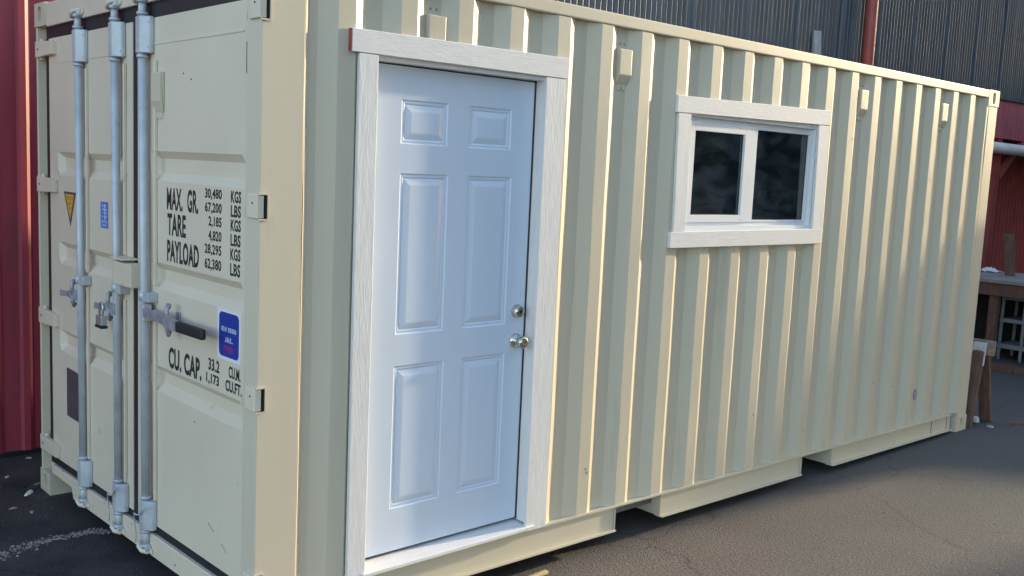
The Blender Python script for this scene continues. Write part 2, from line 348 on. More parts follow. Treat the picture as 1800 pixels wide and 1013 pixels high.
# --- corner castings with real oval holes
def face_hole(b, org, u, v, nrm, wd, ht, hw, hh, depth):
    # rectangle org..org+u*wd+v*ht with an oval opening, and a pocket going back along -nrm
    N = 28; org, u, v, nrm = map(Vector, (org, u, v, nrm)); c = org + u * wd / 2 + v * ht / 2
    inner, outer, back = [], [], []
    for k in range(N):
        t = 2 * math.pi * (k + 0.5) / N; ct, st = math.cos(t), math.sin(t)
        # stadium-like oval
        e = 0.55
        ix = hw * math.copysign(abs(ct) ** e, ct); iy = hh * math.copysign(abs(st) ** e, st)
        s = min(wd / 2 / max(abs(ct), 1e-6), ht / 2 / max(abs(st), 1e-6))
        ox, oy = ct * s, st * s
        inner.append(c + u * ix + v * iy); outer.append(c + u * ox + v * oy); back.append(c + u * ix + v * iy - nrm * depth)
    for k in range(N):
        j = (k + 1) % N
        b.poly([outer[k], outer[j], inner[j], inner[k]]); b.poly([inner[k], inner[j], back[j], back[k]])
    b.poly(back[::-1])
    # the four corner triangles left by the radial sampling
    cs = [org, org + u * wd, org + u * wd + v * ht, org + v * ht]
    for q in cs:
        near = sorted(outer, key=lambda p: (p - q).length)[:2]
        b.poly([q, near[0], near[1]])
def casting(x0, y0, z0, parent):
    dx, dy, dz, e = 0.178, 0.162, 0.118, 0.005
    b = MB()
    x1, y1, z1 = x0 + dx, y0 + dy, z0 + dz
    # end faces (facing -X / +X), side faces (-Y / +Y)
    face_hole(b, (x0 - e, y1, z0), (0, -1, 0), (0, 0, 1), (-1, 0, 0), dy, dz, 0.026, 0.040, 0.03) if x0 < 1 else b.poly([(x1, y0, z0), (x1, y1, z0), (x1, y1, z1), (x1, y0, z1)])
    if x0 < 1: b.poly([(x1, y0, z0), (x1, y1, z0), (x1, y1, z1), (x1, y0, z1)])
    else: b.poly([(x0 - e, y0, z0), (x0 - e, y1, z0), (x0 - e, y1, z1), (x0 - e, y0, z1)])
    if y0 < 1:
        face_hole(b, (x0 - e, y0, z0), (1, 0, 0), (0, 0, 1), (0, -1, 0), dx + e, dz, 0.026, 0.042, 0.03)
        b.poly([(x0 - e, y1, z0), (x1, y1, z0), (x1, y1, z1), (x0 - e, y1, z1)])
    else:
        b.poly([(x0 - e, y1, z0), (x1, y1, z0), (x1, y1, z1), (x0 - e, y1, z1)])
        b.poly([(x0 - e, y0, z0), (x1, y0, z0), (x1, y0, z1), (x0 - e, y0, z1)])
    b.poly([(x0 - e, y0, z0), (x1, y0, z0), (x1, y1, z0), (x0 - e, y1, z0)]); b.poly([(x0 - e, y0, z1), (x1, y0, z1), (x1, y1, z1), (x0 - e, y1, z1)])
    bmesh.ops.remove_doubles(b.bm, verts=b.bm.verts, dist=1e-5)
    b.build('corner_casting', m_cream, parent)
for x0 in (0.0, L_ - 0.178 + 0.003):
    for y0 in (-0.004, W_ - 0.162 + 0.004):
        for z0 in (0.0, 2.476): casting(x0, y0, z0, CT)
# edges of the pocket recesses read dark inside
for (x, y0, y1, z0, z1) in ((0.0235, 2.33, 2.385, 0.02, 0.098),):
    pass

# --- door end: header, sill
MB().prismX([(0.158, 2.478), (2.28, 2.470), (2.28, 2.588), (0.158, 2.588)], 0.004, 0.10, 0.004, 2).build('door_header', m_cream_lit, CT)
def zs(y, a=0.225): return a - 0.022 * y
sl_ = MB()
sl_.prismX([(0.158, 0.128), (1.945, 0.073), (1.972, 0.128), (2.28, 0.125), (2.28, zs(2.28)), (0.158, zs(0.158))][::-1], 0.004, 0.10, 0.004)
sl_.build('door_sill', m_cream_lit, CT)
# rubber seal: a black frame just behind the leaves
gk = MB()
gk.prismX([(0.12, zs(.12)), (2.34, zs(2.34)), (2.34, zs(2.34) + 0.07), (0.12, zs(.12) + 0.07)], 0.0225, 0.06)
gk.box(0.0225, 0.06, 0.12, 2.34, 2.413, 2.476)
gk.box(0.0232, 0.0595, 1.1325, 1.1855, 0.24, 2.4125)
gk.box(0.0207, 0.0595, 2.2985, 2.344, 0.24, 2.4125); gk.box(0.034, 0.0595, 0.1055, 0.1078, 0.26, 2.4125)
gk.build('door_seal', m_rubber, CT)
MB().box(0.062, 0.075, 0.10, 2.34, 0.19, 2.47).build('door_backing', m_inside, CT)

# --- cargo doors
def leaf(y0, y1, ya, yb, troughs, name, slant):
    # y0<y1, front plane X=0.020, troughs sink 28 mm; each trough is (z0,z1) with sloping flanks
    fx, dp, sl = 0.020, 0.028, 0.030
    ys = [y0, y0 + 0.012, ya, ya + sl, yb - sl, yb, y1 - 0.012, y1]
    zl = [None, 0.5]
    for a, b in troughs: zl += [a, a + sl * 1.15, b - sl * 1.0, b]
    zl += [2.20, 2.292, 2.412]
    zl = [zl[0]] + sorted(zl[1:])
    def zz(z, y): return (0.262 - 0.020 * y) if z is None else z + (slant * (y - (y0 + y1) / 2) if z < 2.2 else 0)
    def depth(y, z):
        if z is None: return 0
        for a, b in troughs:
            if a - 1e-6 <= z <= b + 1e-6 and ya - 1e-6 <= y <= yb + 1e-6:
                d = min((y - ya) / sl, (yb - y) / sl, (z - a) / (sl * 1.15), (b - z) / sl)
                return dp * max(0, min(1, d))
        return 0
    m = MB()
    for i in range(len(ys) - 1):
        for k in range(len(zl) - 1):
            q = [(ys[i], zl[k]), (ys[i + 1], zl[k]), (ys[i + 1], zl[k + 1]), (ys[i], zl[k + 1])]
            m.poly([(fx + depth(y, z) + (0.0015 * noise.noise(Vector((y * 3, (z or 0) * 3, 1))) if y not in (y0, y1) else 0), y, zz(z, y)) for y, z in q])
    # returns (thickness of the leaf)
    zb0, zb1 = zz(None, y0), zz(None, y1)
    m.poly([(fx, y0, zb0), (fx, y0, 2.412), (0.06, y0, 2.412), (0.06, y0, zb0)]); m.poly([(fx, y1, zb1), (fx, y1, 2.412), (0.06, y1, 2.412), (0.06, y1, zb1)])
    m.poly([(fx, y0, zb0), (fx, y1, zb1), (0.06, y1, zb1), (0.06, y0, zb0)]); m.poly([(fx, y0, 2.412), (fx, y1, 2.412), (0.06, y1, 2.412), (0.06, y0, 2.412)])
    return m.build(name, m_cream_lit, CT)
DR = leaf(0.108, 1.132, 0.138, 0.985, [(0.850, 0.960), (1.290, 1.402), (1.745, 1.868)], 'cargo_door', 0.0)
DR['label'] = 'right leaf of the cargo doors carrying the stencilled weights'
DL = leaf(1.186, 2.298, 1.295, 2.172, [(0.815, 0.928), (1.270, 1.385), (1.722, 1.842)], 'cargo_door', 0.0)
DL['label'] = 'left leaf of the cargo doors with a yellow triangle sticker'
for par, a, b, z in ((DR, 0.162, 0.99, 2.305), (DL, 1.25, 2.195, 2.286)):
    MB().box(0.0175, 0.0203, a, b, z - 0.003, z + 0.003).build('weld_seam', m_cream_lit, par)

# hinges
def hinge(y0, y1, z, par, side):
    b = MB(); h = 0.042
    if side == 'far':
        b.prismX([(y1, z - h), (y0, z - h * .8), (y0, z + h * .75), (y1, z + h)], -0.006, 0.0195, 0.004, 2)
        b.tube([(0.016, 2.385, z - h - 0.012), (0.016, 2.385, z + h + 0.012)], 0.014, 10)
    else:
        b.box(-0.010, 0.0195, y0, y1, z - h, z + h, 0.003)
        b.tube([(0.018, 0.115, z - h), (0.018, 0.115, z + h)], 0.012, 10)
    ob = b.build('hinge', m_cream_lit, par)
    c = MB()
    if side == 'far': c.tube([(-0.0075, 2.392, z), (-0.0055, 2.392, z)], 0.006, 8)
    else: c.tube([(-0.0115, 0.030, z + .012), (-0.0098, 0.030, z + .012)], 0.004, 8)
    c.build('hinge_bolt', m_black, par)
for z in (2.362, 1.668, 0.968, 0.268): hinge(2.178, 2.438, z, DL, 'far')
for z in (2.375, 1.690, 0.998, 0.300):
    hinge(-0.002, 0.072, z, DR, 'near')
    f = MB(); h = 0.046       # box cut into the post side in which the hinge swings
    for (x0, x1, z0, z1) in ((-0.004, 0.034, h - 0.004, h + 0.002), (-0.004, 0.034, -h - 0.002, -h + 0.004), (0.030, 0.036, -h + .0041, h - .0041)):
        f.box(x0, x1, -0.007, 0.0, z + z0, z + z1)
    f.build('hinge_pocket_rim', m_cream, CT)
    MB().box(0.003, 0.0298, -0.0015, 0.0003, z - h + 0.0045, z + h - 0.0045).build('hinge_pocket', m_black, CT)

# --- locking bars with top and bottom brackets, guides, cams and keepers
def locking_bar(yt, yb_, zt, zbm, par):
    xr = -0.008
    def yz(z): return yb_ + (yt - yb_) * (z - 0.3) / 2.1
    b = MB()
    b.tube([(xr, yz(zbm + .05), zbm + 0.05), (xr, yz(zt - .05), zt - 0.05)], 0.0178, 16)
    b.build('locking_bar', m_steel, par, smooth=False)
    # covers (housing plates bolted on the leaf round the bar)
    for (z0, z1, nm) in ((zt - 0.195, zt - 0.045, 'bar_bracket'), (zbm + 0.055, zbm + 0.185, 'bar_bracket')):
        c = MB(); y = yz((z0 + z1) / 2)
        c.hexa([(xr - 0.022, y - 0.022, z0), (xr - 0.022, y + 0.022, z0), (0.019, y + 0.032, z0), (0.019, y - 0.056, z0), (xr + 0.008, y - 0.056, z0)],
               [(xr - 0.022, y - 0.022, z1), (xr - 0.022, y + 0.022, z1), (0.019, y + 0.032, z1), (0.019, y - 0.056, z1), (xr + 0.008, y - 0.056, z1)], 0.0035)
        for zz in (z0 - 0.012, z1 + 0.012):
            c.tube([(xr, y, zz - 0.006), (xr, y, zz + 0.006)], 0.0245, 14)
        c.build(nm, m_steel, par)
        for zz in (z0 + 0.025, z1 - 0.025):
            d = MB(); d.tube([(xr + 0.005, y - 0.046, zz), (xr + 0.009, y - 0.048, zz)], 0.007, 8); d.build('bracket_rivet', m_forge, par)
            d = MB(); d.tube([(-0.006, y + 0.0335, zz), (0.006, y + 0.0345, zz)], 0.006, 8); d.build('bracket_rivet', m_forge, par)
    # cams and keepers
    for s, z0 in ((1, zt), (-1, zbm)):
        y = yz(z0); c = MB()
        c.tube([(xr, y, z0 - s * 0.055), (xr, y, z0 - s * 0.01), (xr, y, z0 + s * 0.012)], [0.0195, 0.0165, 0.0165], 12)
        c.tube([(xr, y, z0 + s * 0.012), (xr, y, z0 + s * 0.028)], 0.024, 12)
        c.hexa([(xr - .016, y - .034, z0 + s * .020), (xr + .012, y - .034, z0 + s * .020), (xr + .012, y + .030, z0 + s * .020), (xr - .016, y + .012, z0 + s * .020)],
               [(xr - .012, y - .030, z0 + s * .044), (xr + .012, y - .034, z0 + s * .044), (xr + .012, y + .030, z0 + s * .044), (xr - .012, y + .012, z0 + s * .044)], 0.003)
        c.build('bar_cam', m_steel, par)
        k = MB()
        k.tube([(0.0035, y + .046, z0 + s * .018), (-.022, y + .044, z0 + s * .020), (-.032, y + .022, z0 + s * .028), (-.030, y - .004, z0 + s * .040), (-.012, y - .022, z0 + s * .046), (0.0035, y - .028, z0 + s * .044)], 0.0105, 8)
        k.box(-0.004, 0.0038, y - 0.05, y + 0.058, z0 + s * .040 - .012, z0 + s * .040 + .012, 0.003)
        k.build('cam_keeper', m_cream_lit, CT)
    # mid guide
def guide(y, z, par):
    c = MB(); xr = -0.008
    c.tube([(xr, y, z - .019), (xr, y, z + .019)], 0.0245, 14)
    c.box(xr - .016, 0.0195, y - .072, y - .015, z - .021, z + .021, 0.004, 2)
    c.build('bar_guide', m_steel, par)
locking_bar(1.783, 1.757, 2.462, 0.150, DL); guide(1.775, 1.232, DL)
locking_bar(1.318, 1.292, 2.462, 0.160, DL); guide(1.300, 1.250, DL)
locking_bar(1.010, 0.975, 2.462, 0.170, DR); guide(0.990, 1.252, DR)
# thin channel stiffener pressed beside each bar
for y, par, a, b in ((1.735, DL, .34, 1.20), (1.735, DL, 1.27, 2.24), (1.262, DL, .35, 1.2), (1.262, DL, 1.4, 2.24), (0.925, DR, .36, 1.20), (0.925, DR, 1.30, 2.24)):
    MB().box(0.006, 0.0195, y - 0.006, y + 0.006, a, b, 0.002).build('bar_backing_strip', m_cream_lit, par)

# wire seal loops on the two nearest lower brackets
for y in (1.298, 0.980):
    c = MB(); pts = []
    for k in range(13):
        t = k / 12
        pts.append((-0.036 - 0.004 * math.sin(t * 9), y - 0.05 + 0.10 * t, 0.335 - 0.05 * t - 0.02 * math.sin(t * 3.1)))
    pts += [(-0.036, y + 0.056, 0.25), (-0.03, y + 0.05, 0.19), (-0.034, y + 0.045, 0.15)]
    c.tube(pts, 0.0035, 6)
    c.build('seal_wire', m_steel, DL if y > 1.15 else DR)

# --- handles
def hook(y, z, par, hgt=0.062):
    c = MB(); x = -0.030
    c.tube([(0.0195, y + 0.006, z - 0.01), (x, y, z - 0.012), (x - 0.006, y, z + 0.02), (x - 0.004, y, z + hgt * .8), (x + 0.004, y + 0.006, z + hgt), (x + 0.012, y + 0.018, z + hgt * .95), (x + 0.012, y + 0.024, z + hgt * .72)], 0.0092, 8)
    c.tube([(x, y + 0.004, z - 0.012), (x - 0.002, y + 0.002, z - hgt * .7), (x + 0.006, y + 0.004, z - hgt * .98), (x + 0.014, y + 0.016, z - hgt * .85)], 0.0095, 8)
    c.box(0.012, 0.0197, y - 0.012, y + 0.024, z - .03, z + .03, 0.003)
    c.build('handle_catch', m_forge, par)
def handle(pts, wid, par, nm='door_handle', m=m_forge):
    c = MB()
    for (p, q, wa, wb) in pts:
        p = Vector(p); q = Vector(q)
        c.hexa([p + Vector((-.005, 0, -wa)), p + Vector((.005, 0, -wa)), p + Vector((.005, 0, wa)), p + Vector((-.005, 0, wa))],
               [q + Vector((-.005, 0, -wb)), q + Vector((.005, 0, -wb)), q + Vector((.005, 0, wb)), q + Vector((-.005, 0, wb))], 0.002)
    c.build(nm, m, par)
# near bar: handle runs right with a black grip
hook(0.696, 1.190, DR)
c = MB(); c.box(-0.036, 0.004, 0.935, 0.975, 1.150, 1.222, 0.004); c.build('handle_hub', m_steel, DR)
handle([((-.030, 0.94, 1.188), (-.036, 0.72, 1.192), .020, .024), ((-.036, 0.722, 1.192), (-.040, 0.690, 1.185), .024, .030), ((-.040, 0.692, 1.185), (-.046, 0.560, 1.186), .032, .021)], 0, DR)
c = MB(); c.hexa([(-.060, 0.562, 1.165), (-.036, 0.562, 1.165), (-.036, 0.562, 1.209), (-.060, 0.562, 1.209)], [(-.064, 0.316, 1.170), (-.042, 0.316, 1.170), (-.042, 0.316, 1.212), (-.064, 0.316, 1.212)], 0.010, 3)
c.build('handle_grip', m_rubber, DR, smooth=False)
# the two left bars: handles run left
for yb_, z in ((1.775, 1.160), (1.300, 1.160)):
    hook(yb_ + 0.040, z, DL)
    handle([((-.022, yb_ - .01, z - .008), (-.034, yb_ + 0.05, z - .004), .026, .024), ((-.034, yb_ + 0.05, z - .004), (-.036, yb_ + 0.125, z - .012), .022, .010), ((-.036, yb_ + 0.124, z - .010), (-.040, yb_ + 0.19, z - .014), .012, .015)], 0, DL)

# lock box over the gap between the leaves
c = MB(); c.box(-0.040, 0.0195, 1.062, 1.268, 1.275, 1.378, 0.005, 2); c.build('lock_cover_plate', m_cream_lit, DL)
c = MB(); c.box(-0.052, 0.0195, 1.130, 1.262, 1.388, 1.397, 0.002); c.build('lock_cover_lip', m_cream_lit, DL)
# vent cover on the right leaf, behind the bar
def vent(b, face):
    # local frame: (u across, d outwards, z)
    prof_ = [(0.0, 0.0), (0.029, -0.003), (0.029, -0.120), (0.006, -0.165), (0.0, -0.165)]
    a, c_ = [face(-0.042, d, z) for d, z in prof_], [face(0.042, d, z) for d, z in prof_]
    b.hexa(a, c_, 0.004, 2)
    b.hexa([face(-0.03, 0.0, -0.163), face(0.03, 0.0, -0.163), face(0.03, 0.006, -0.163), face(-0.03, 0.006, -0.163)],
           [face(-0.03, 0.0, -0.190), face(0.03, 0.0, -0.190), face(0.03, 0.006, -0.190), face(-0.03, 0.006, -0.190)], 0.001)
b = MB(); vent(b, lambda u, d, z: (0.0198 - d * .8, 0.893 - u, 2.19 + z)); b.build('vent_cover', m_cream, DR)
# slot mark near the hinge edge of the right leaf
c = MB(); c.box(0.0188, 0.0201, 0.140, 0.1435, 2.155, 2.265); c.box(0.0188, 0.0202, 0.125, 0.140, 2.262, 2.265); c.box(0.0188, 0.0202, 0.125, 0.140, 2.155, 2.158); c.build('inspection_slot', m_black, DR)
for (y, z) in ((0.67, 2.175), (0.60, 2.150), (0.55, 0.795)):
    MB().tube([(0.0188, y, z), (0.0203, y, z)], 0.0035, 8).build('screw_hole', m_black, DR)

# --- stencilled lettering and stickers
DG = bpy.context.evaluated_depsgraph_get
def lettering(txt, yl, yr, z0, z1, par, x=0.0188, m=m_ink, bold=0.012, drop=0.0):
    cu = bpy.data.curves.new('txt', 'FONT'); cu.body = txt; cu.size = 1; cu.offset = bold; cu.resolution_u = 3; cu.space_character = 1.05
    ob = bpy.data.objects.new('txt', cu); COL.objects.link(ob)
    bpy.context.view_layer.update()
    me = bpy.data.meshes.new_from_object(ob.evaluated_get(DG()))
    COL.objects.unlink(ob); bpy.data.objects.remove(ob)
    xs = [v.co.x for v in me.vertices]; ys = [v.co.y for v in me.vertices]
    x0, x1, y0, y1 = min(xs), max(xs), min(ys), max(ys)
    off = wloc(par)
    for v in me.vertices:
        tx = (v.co.x - x0) / (x1 - x0); ty = (v.co.y - y0) / (y1 - y0)
        v.co = Vector((x, yl + (yr - yl) * tx, z0 + (z1 - z0) * ty + drop * (1 - tx))) - off
    me.materials.clear(); me.materials.append(m)
    o = bpy.data.objects.new('lettering', me); COL.objects.link(o); o.parent = par
    return o
A = DR
lettering('MAX.  GR.', 0.824, 0.527, 1.630, 1.722, A, bold=0.032); lettering('TARE', 0.818, 0.640, 1.527, 1.617, A, bold=0.032); lettering('PAYLOAD', 0.820, 0.520, 1.417, 1.508, A, bold=0.032)
rows = [('30,480', 'KGS', 1.735, 1.691), ('67,200', 'LBS', 1.683, 1.638), ('2,185', 'KGS', 1.630, 1.586), ('4,820', 'LBS', 1.576, 1.531), ('28,295', 'KGS', 1.523, 1.478), ('62,380', 'LBS', 1.468, 1.420)]
for a, b_, z1, z0 in rows:
    lettering(a, 0.468 if len(a) == 6 else 0.436, 0.326, z0, z1, A, bold=0.03); lettering(b_, 0.252, 0.172, z0, z1, A, bold=0.032)
lettering('CU. CAP.', 0.802, 0.490, 0.972, 1.062, A, bold=0.032)
lettering('33.2', 0.428, 0.334, 1.032, 1.080, A, bold=0.03); lettering('1,173', 0.446, 0.337, 0.974, 1.020, A, bold=0.03)
lettering('CU.M.', 0.256, 0.161, 1.032, 1.078, A, bold=0.03); lettering('CU.FT.', 0.282, 0.150, 0.978, 1.022, A, bold=0.03)

def plate(cs, m, par, nm, x0, x1=0.0195, bev=0.0):
    MB().prismX(cs, x0, x1, bev).build(nm, m, par)
def rrect(y0, y1, z0, z1, r, n=5):
    pts = []
    for cy, cz, a0 in ((y1 - r, z1 - r, 0), (y0 + r, z1 - r, 90), (y0 + r, z0 + r, 180), (y1 - r, z0 + r, 270)):
        for k in range(n + 1):
            a = math.radians(a0 + 90 * k / n); pts.append((cy + r * math.cos(a), cz + r * math.sin(a)))
    return pts
plate([(0.352, 1.095), (0.163, 1.095), (0.163, 1.289), (0.352, 1.289)], m_paper, DR, 'sticker', 0.0190)
plate(rrect(0.176, 0.338, 1.108, 1.277, 0.022), m_blue, DR, 'sticker_print', 0.0184, 0.0189)
def marks(y0, y1, z0, z1, m, par, x, nn, seed):
    # small broken strokes: print too small to read
    rnd = random.Random(seed); b = MB(); wv = (y1 - y0) / nn
    for k in range(nn):
        a = y0 + wv * k + wv * .15; e = a + wv * .62
        for (p, q, r, s) in ((a, a + wv * .2, z0, z1), (a, e, z1 - (z1 - z0) * .22, z1), (a, e, z0, z0 + (z1 - z0) * .2), (e - wv * .18, e, z0, z1), (a, e, (z0 + z1) / 2 - .001, (z0 + z1) / 2 + .002)):
            if rnd.random() < 0.62: b.poly([(x + rnd.random() * 1e-4, p, r), (x, q, r), (x, q, s), (x, p, s)])
    b.build('fine_print', m, par)
marks(0.195, 0.320, 1.205, 1.222, m_paper, DR, 0.0181, 9, 1); marks(0.222, 0.290, 1.165, 1.184, m_paper, DR, 0.0181, 5, 2); marks(0.222, 0.300, 1.126, 1.150, m_redink, DR, 0.0181, 4, 3)
plate([(2.090, 1.645), (1.912, 1.645), (1.995, 1.474)], m_slate, DL, 'warning_triangle', 0.0190)
plate([(2.066, 1.633), (1.936, 1.633), (1.996, 1.510)], m_yellow, DL, 'warning_triangle_field', 0.0184, 0.0189)
marks(1.955, 2.045, 1.606, 1.622, m_slate, DL, 0.0181, 6, 4); marks(1.968, 2.030, 1.580, 1.590, m_slate, DL, 0.0181, 5, 5); marks(1.975, 2.020, 1.560, 1.568, m_slate, DL, 0.0181, 3, 6)
plate([(1.577, 1.500), (1.482, 1.500), (1.482, 1.622), (1.577, 1.622)], m_ltblue, DL, 'sticker', 0.0190)
for k, (z, a, b_) in enumerate(((1.604, 1.50, 1.56), (1.586, 1.495, 1.565), (1.570, 1.495, 1.545), (1.552, 1.495, 1.565), (1.530, 1.49, 1.57), (1.514, 1.50, 1.56))):
    marks(a, b_, z - .005, z + .005, m_paper, DL, 0.0186, 5, 10 + k)
b = MB(); b.box(0.0183, 0.0188, 1.518, 1.524, 1.535, 1.612); b.build('sticker_print', m_paper, DL)
plate([(2.072, 0.487), (1.80, 0.487), (1.80, 0.735), (1.90, 0.735), (1.95, 0.741), (2.072, 0.741)], m_slate, DL, 'dark_label', 0.0190)
# scuffs on the leaves
for (y, z, l, par) in ((0.42, 0.41, .05, DR), (0.30, 0.36, .04, DR), (1.62, 0.52, .03, DL)):
    MB().hexa([(0.0190, y, z), (0.0196, y, z), (0.0196, y + .003, z + .004), (0.0190, y + .003, z + .004)], [(0.0190, y - l, z - .02), (0.0196, y - l, z - .02), (0.0196, y - l, z - .018), (0.0190, y - l, z - .018)]).build('scratch', m_slate, par)

rnd = random.Random(21)
for k in range(16):      # small rust chips along rib edges and rails
    n = rnd.randrange(20); x = 0.410 + 0.2779 * n - 0.05 + rnd.uniform(-.015, .01); z = rnd.choice((rnd.uniform(.25, .7), rnd.uniform(.25, 2.4)))
    if DO[0] - .1 < x < DO[1] + .1 or (WO[0] - .1 < x < WO[1] + .1 and z > 1.4): continue
    a, h = rnd.uniform(.0015, .004), rnd.uniform(.003, .008)
    MB().hexa([(x - a, -0.0006, z), (x, -0.0006, z - h), (x + a, -0.0006, z), (x + a * .4, -0.0006, z + h)], [(x - a, 0.0015, z), (x, 0.0015, z - h), (x + a, 0.0015, z), (x + a * .4, 0.0015, z + h)]).build('rust_chip', m_rust, CT)
for k in range(8):
    y = rnd.uniform(0.2, 2.2); z = rnd.uniform(0.12, 0.19); a = rnd.uniform(.003, .007)
    MB().hexa([(0.0030, y - a, z), (0.0030, y, z - a), (0.0030, y + a, z), (0.0030, y, z + a * .6)], [(0.005, y - a, z), (0.005, y, z - a), (0.005, y + a, z), (0.005, y, z + a * .6)]).build('rust_chip', m_rust, CT)
# --- side vents
for n, dz in ((1, 0.0), (5, -0.006), (13, -0.005), (17, -0.005)):
    xc = 0.410 + 0.2779 * n + 0.070
    b = MB(); vent(b, lambda u, d, z: (xc + u, 0.0318 - d, 2.445 + dz + z)); b.build('vent_cover', m_cream, CT)
    for u, y_, z in ((-0.018, .0315, 2.468), (0.012, .0315, 2.468), (0, .0262, 2.266)):
        b = MB(); b.tube([(xc + u, y_, z + dz), (xc + u, y_ - .0018, z + dz)], 0.006, 8); b.build('vent_rivet', m_forge, CT)
# round plug low on the wall
b = MB(); y_ = 0.029
for k in range(20):
    a0, a1 = 2 * math.pi * k / 20, 2 * math.pi * (k + 1) / 20
    b.tube([(5.212 + 0.018 * math.cos(a0), y_, 0.372 + 0.034 * math.sin(a0)), (5.212 + 0.018 * math.cos(a1), y_, 0.372 + 0.034 * math.sin(a1))], 0.005, 6)
b.build('wall_plug_ring', m_forge, CT)
MB().box(5.198, 5.226, 0.026, 0.0325, 0.348, 0.396, 0.006, 2).build('wall_plug', m_steel, CT)

# ------------------------------------------------------------------ entry door
ED = MB(); ED.box(0.480, 1.346, 0.0635, 0.100, 0.262, 2.2425)
X0, X1, Z0, Z1 = 0.481, 1.341, 0.268, 2.238; YF = 0.055
pans = [(0.634, 0.866, 1.938, 2.112), (0.978, 1.214, 1.938, 2.112), (0.636, 0.878, 1.176, 1.824), (0.980, 1.228, 1.176, 1.824), (0.634, 0.890, 0.448, 1.048), (0.985, 1.232, 0.448, 1.048)]
offs = [0, 0.006, 0.014, 0.020, 0.044, 0.050]
hts = {0: 0.0, 1: 0.0045, 2: 0.0045, 3: 0.0075, 4: 0.0005, 5: 0.0}
slab = MB()
xs = sorted(set([X0, X1] + [p[0] for p in pans] + [p[1] for p in pans])); zs_ = sorted(set([Z0, Z1] + [p[2] for p in pans] + [p[3] for p in pans]))
def inside(x, z): return any(p[0] < x < p[1] and p[2] < z < p[3] for p in pans)
for a, b_ in zip(xs, xs[1:]):
    for c0, c1 in zip(zs_, zs_[1:]):
        if not inside((a + b_) / 2, (c0 + c1) / 2): slab.poly([(a, YF, c0), (b_, YF, c0), (b_, YF, c1), (a, YF, c1)])
slab.poly([(X0, YF, Z0), (X0, YF, Z1), (X0, .0634, Z1), (X0, .0634, Z0)]); slab.poly([(X1, YF, Z0), (X1, YF, Z1), (X1, .0634, Z1), (X1, .0634, Z0)])
slab.poly([(X0, YF, Z0), (X1, YF, Z0), (X1, .0634, Z0), (X0, .0634, Z0)]); slab.poly([(X0, YF, Z1), (X1, YF, Z1), (X1, .0634, Z1), (X0, .0634, Z1)])
ED.build('door_core', m_black, CT)
SL = slab.build('entry_door', m_door, CT); SL['label'] = 'white six-panel steel entry door'
for (a, b_, c0, c1) in pans:
    m = MB()
    for i in range(len(offs) - 1):
        o0, o1 = offs[i], offs[i + 1]; h0, h1 = YF + hts[i], YF + hts[i + 1]
        A0 = [(a + o0, h0, c0 + o0), (b_ - o0, h0, c0 + o0), (b_ - o0, h0, c1 - o0), (a + o0, h0, c1 - o0)]
        A1 = [(a + o1, h1, c0 + o1), (b_ - o1, h1, c0 + o1), (b_ - o1, h1, c1 - o1), (a + o1, h1, c1 - o1)]
        for k in range(4):
            j = (k + 1) % 4; m.poly([A0[k], A0[j], A1[j], A1[k]])
    m.poly(A1)
    m.build('door_panel', m_door, SL)
def lathe_y(b, cx, cz, prof_, n=24):
    rings = []
    for y, r in prof_:
        rings.append([b.bm.verts.new((cx + r * math.cos(2 * math.pi * k / n), y, cz + r * math.sin(2 * math.pi * k / n))) for k in range(n)])
    for i in range(len(rings) - 1):
        for k in range(n):
            f = b.bm.faces.new([rings[i][k], rings[i][(k + 1) % n], rings[i + 1][(k + 1) % n], rings[i + 1][k]]); f.smooth = True
    b.bm.faces.new(rings[-1])
b = MB(); lathe_y(b, 1.292, 1.232, [(YF, 0.031), (YF - .008, 0.031), (YF - .018, 0.027), (YF - .030, 0.024), (YF - .032, 0.021), (YF - .030, 0.012), (YF - .030, 0.003)])
b.build('deadbolt', m_nickel, SL)
b = MB(); lathe_y(b, 1.290, 1.098, [(YF, 0.033), (YF - .008, 0.033), (YF - .014, 0.026), (YF - .018, 0.014), (YF - .030, 0.013), (YF - .036, 0.022), (YF - .050, 0.0285), (YF - .062, 0.027), (YF - .068, 0.020), (YF - .067, 0.010), (YF - .066, 0.003)])
b.build('doorknob', m_nickel, SL)
MB().box(1.289, 1.295, YF - .0335, YF - .0295, 1.224, 1.240).build('keyway', m_black, SL)
# frame and jambs
j = MB()
j.box(0.445, 0.4785, 0.001, 0.11, 0.258, 2.300); j.box(1.3475, 1.392, -0.001, 0.11, 0.258, 2.300)
j.box(0.4787, 1.3473, 0.0, 0.11, 2.2445, 2.2999)
j.build('door_jamb', m_white, CT)
MB().box(1.3412, 1.3474, 0.050, 0.062, 0.262, 2.2443).build('door_gap_shade', m_rubber, CT)  # black strip drawn for the dark gap beside the door
MB().hexa([(0.458, -0.028, 0.225), (1.392, -0.028, 0.225), (1.392, 0.11, 0.225), (0.458, 0.11, 0.225)], [(0.458, -0.028, 0.241), (1.392, -0.028, 0.241), (1.392, 0.11, 0.2575), (0.458, 0.11, 0.2575)], 0.002).build('door_threshold', m_white_h, CT)
# trim boards
def trim(c, m, nm='trim_board', y0=-0.017, y1=-0.0005):
    MB().boardY(c, y0, y1).build(nm, m, CT)
trim([(0.352, 2.260), (1.472, 2.262), (1.472, 2.352), (0.352, 2.345)], m_white_h, y0=-0.019)
trim([(0.389, 0.215), (0.474, 0.215), (0.472, 2.2590), (0.387, 2.2590)], m_white)
trim([(1.3455, 0.215), (1.474, 0.215), (1.464, 2.2605), (1.3440, 2.2605)], m_white)
# raw end grain of the head board
MB().box(0.3485, 0.3518, -0.0185, -0.001, 2.262, 2.343).build('board_end_grain', m_redpost, CT)

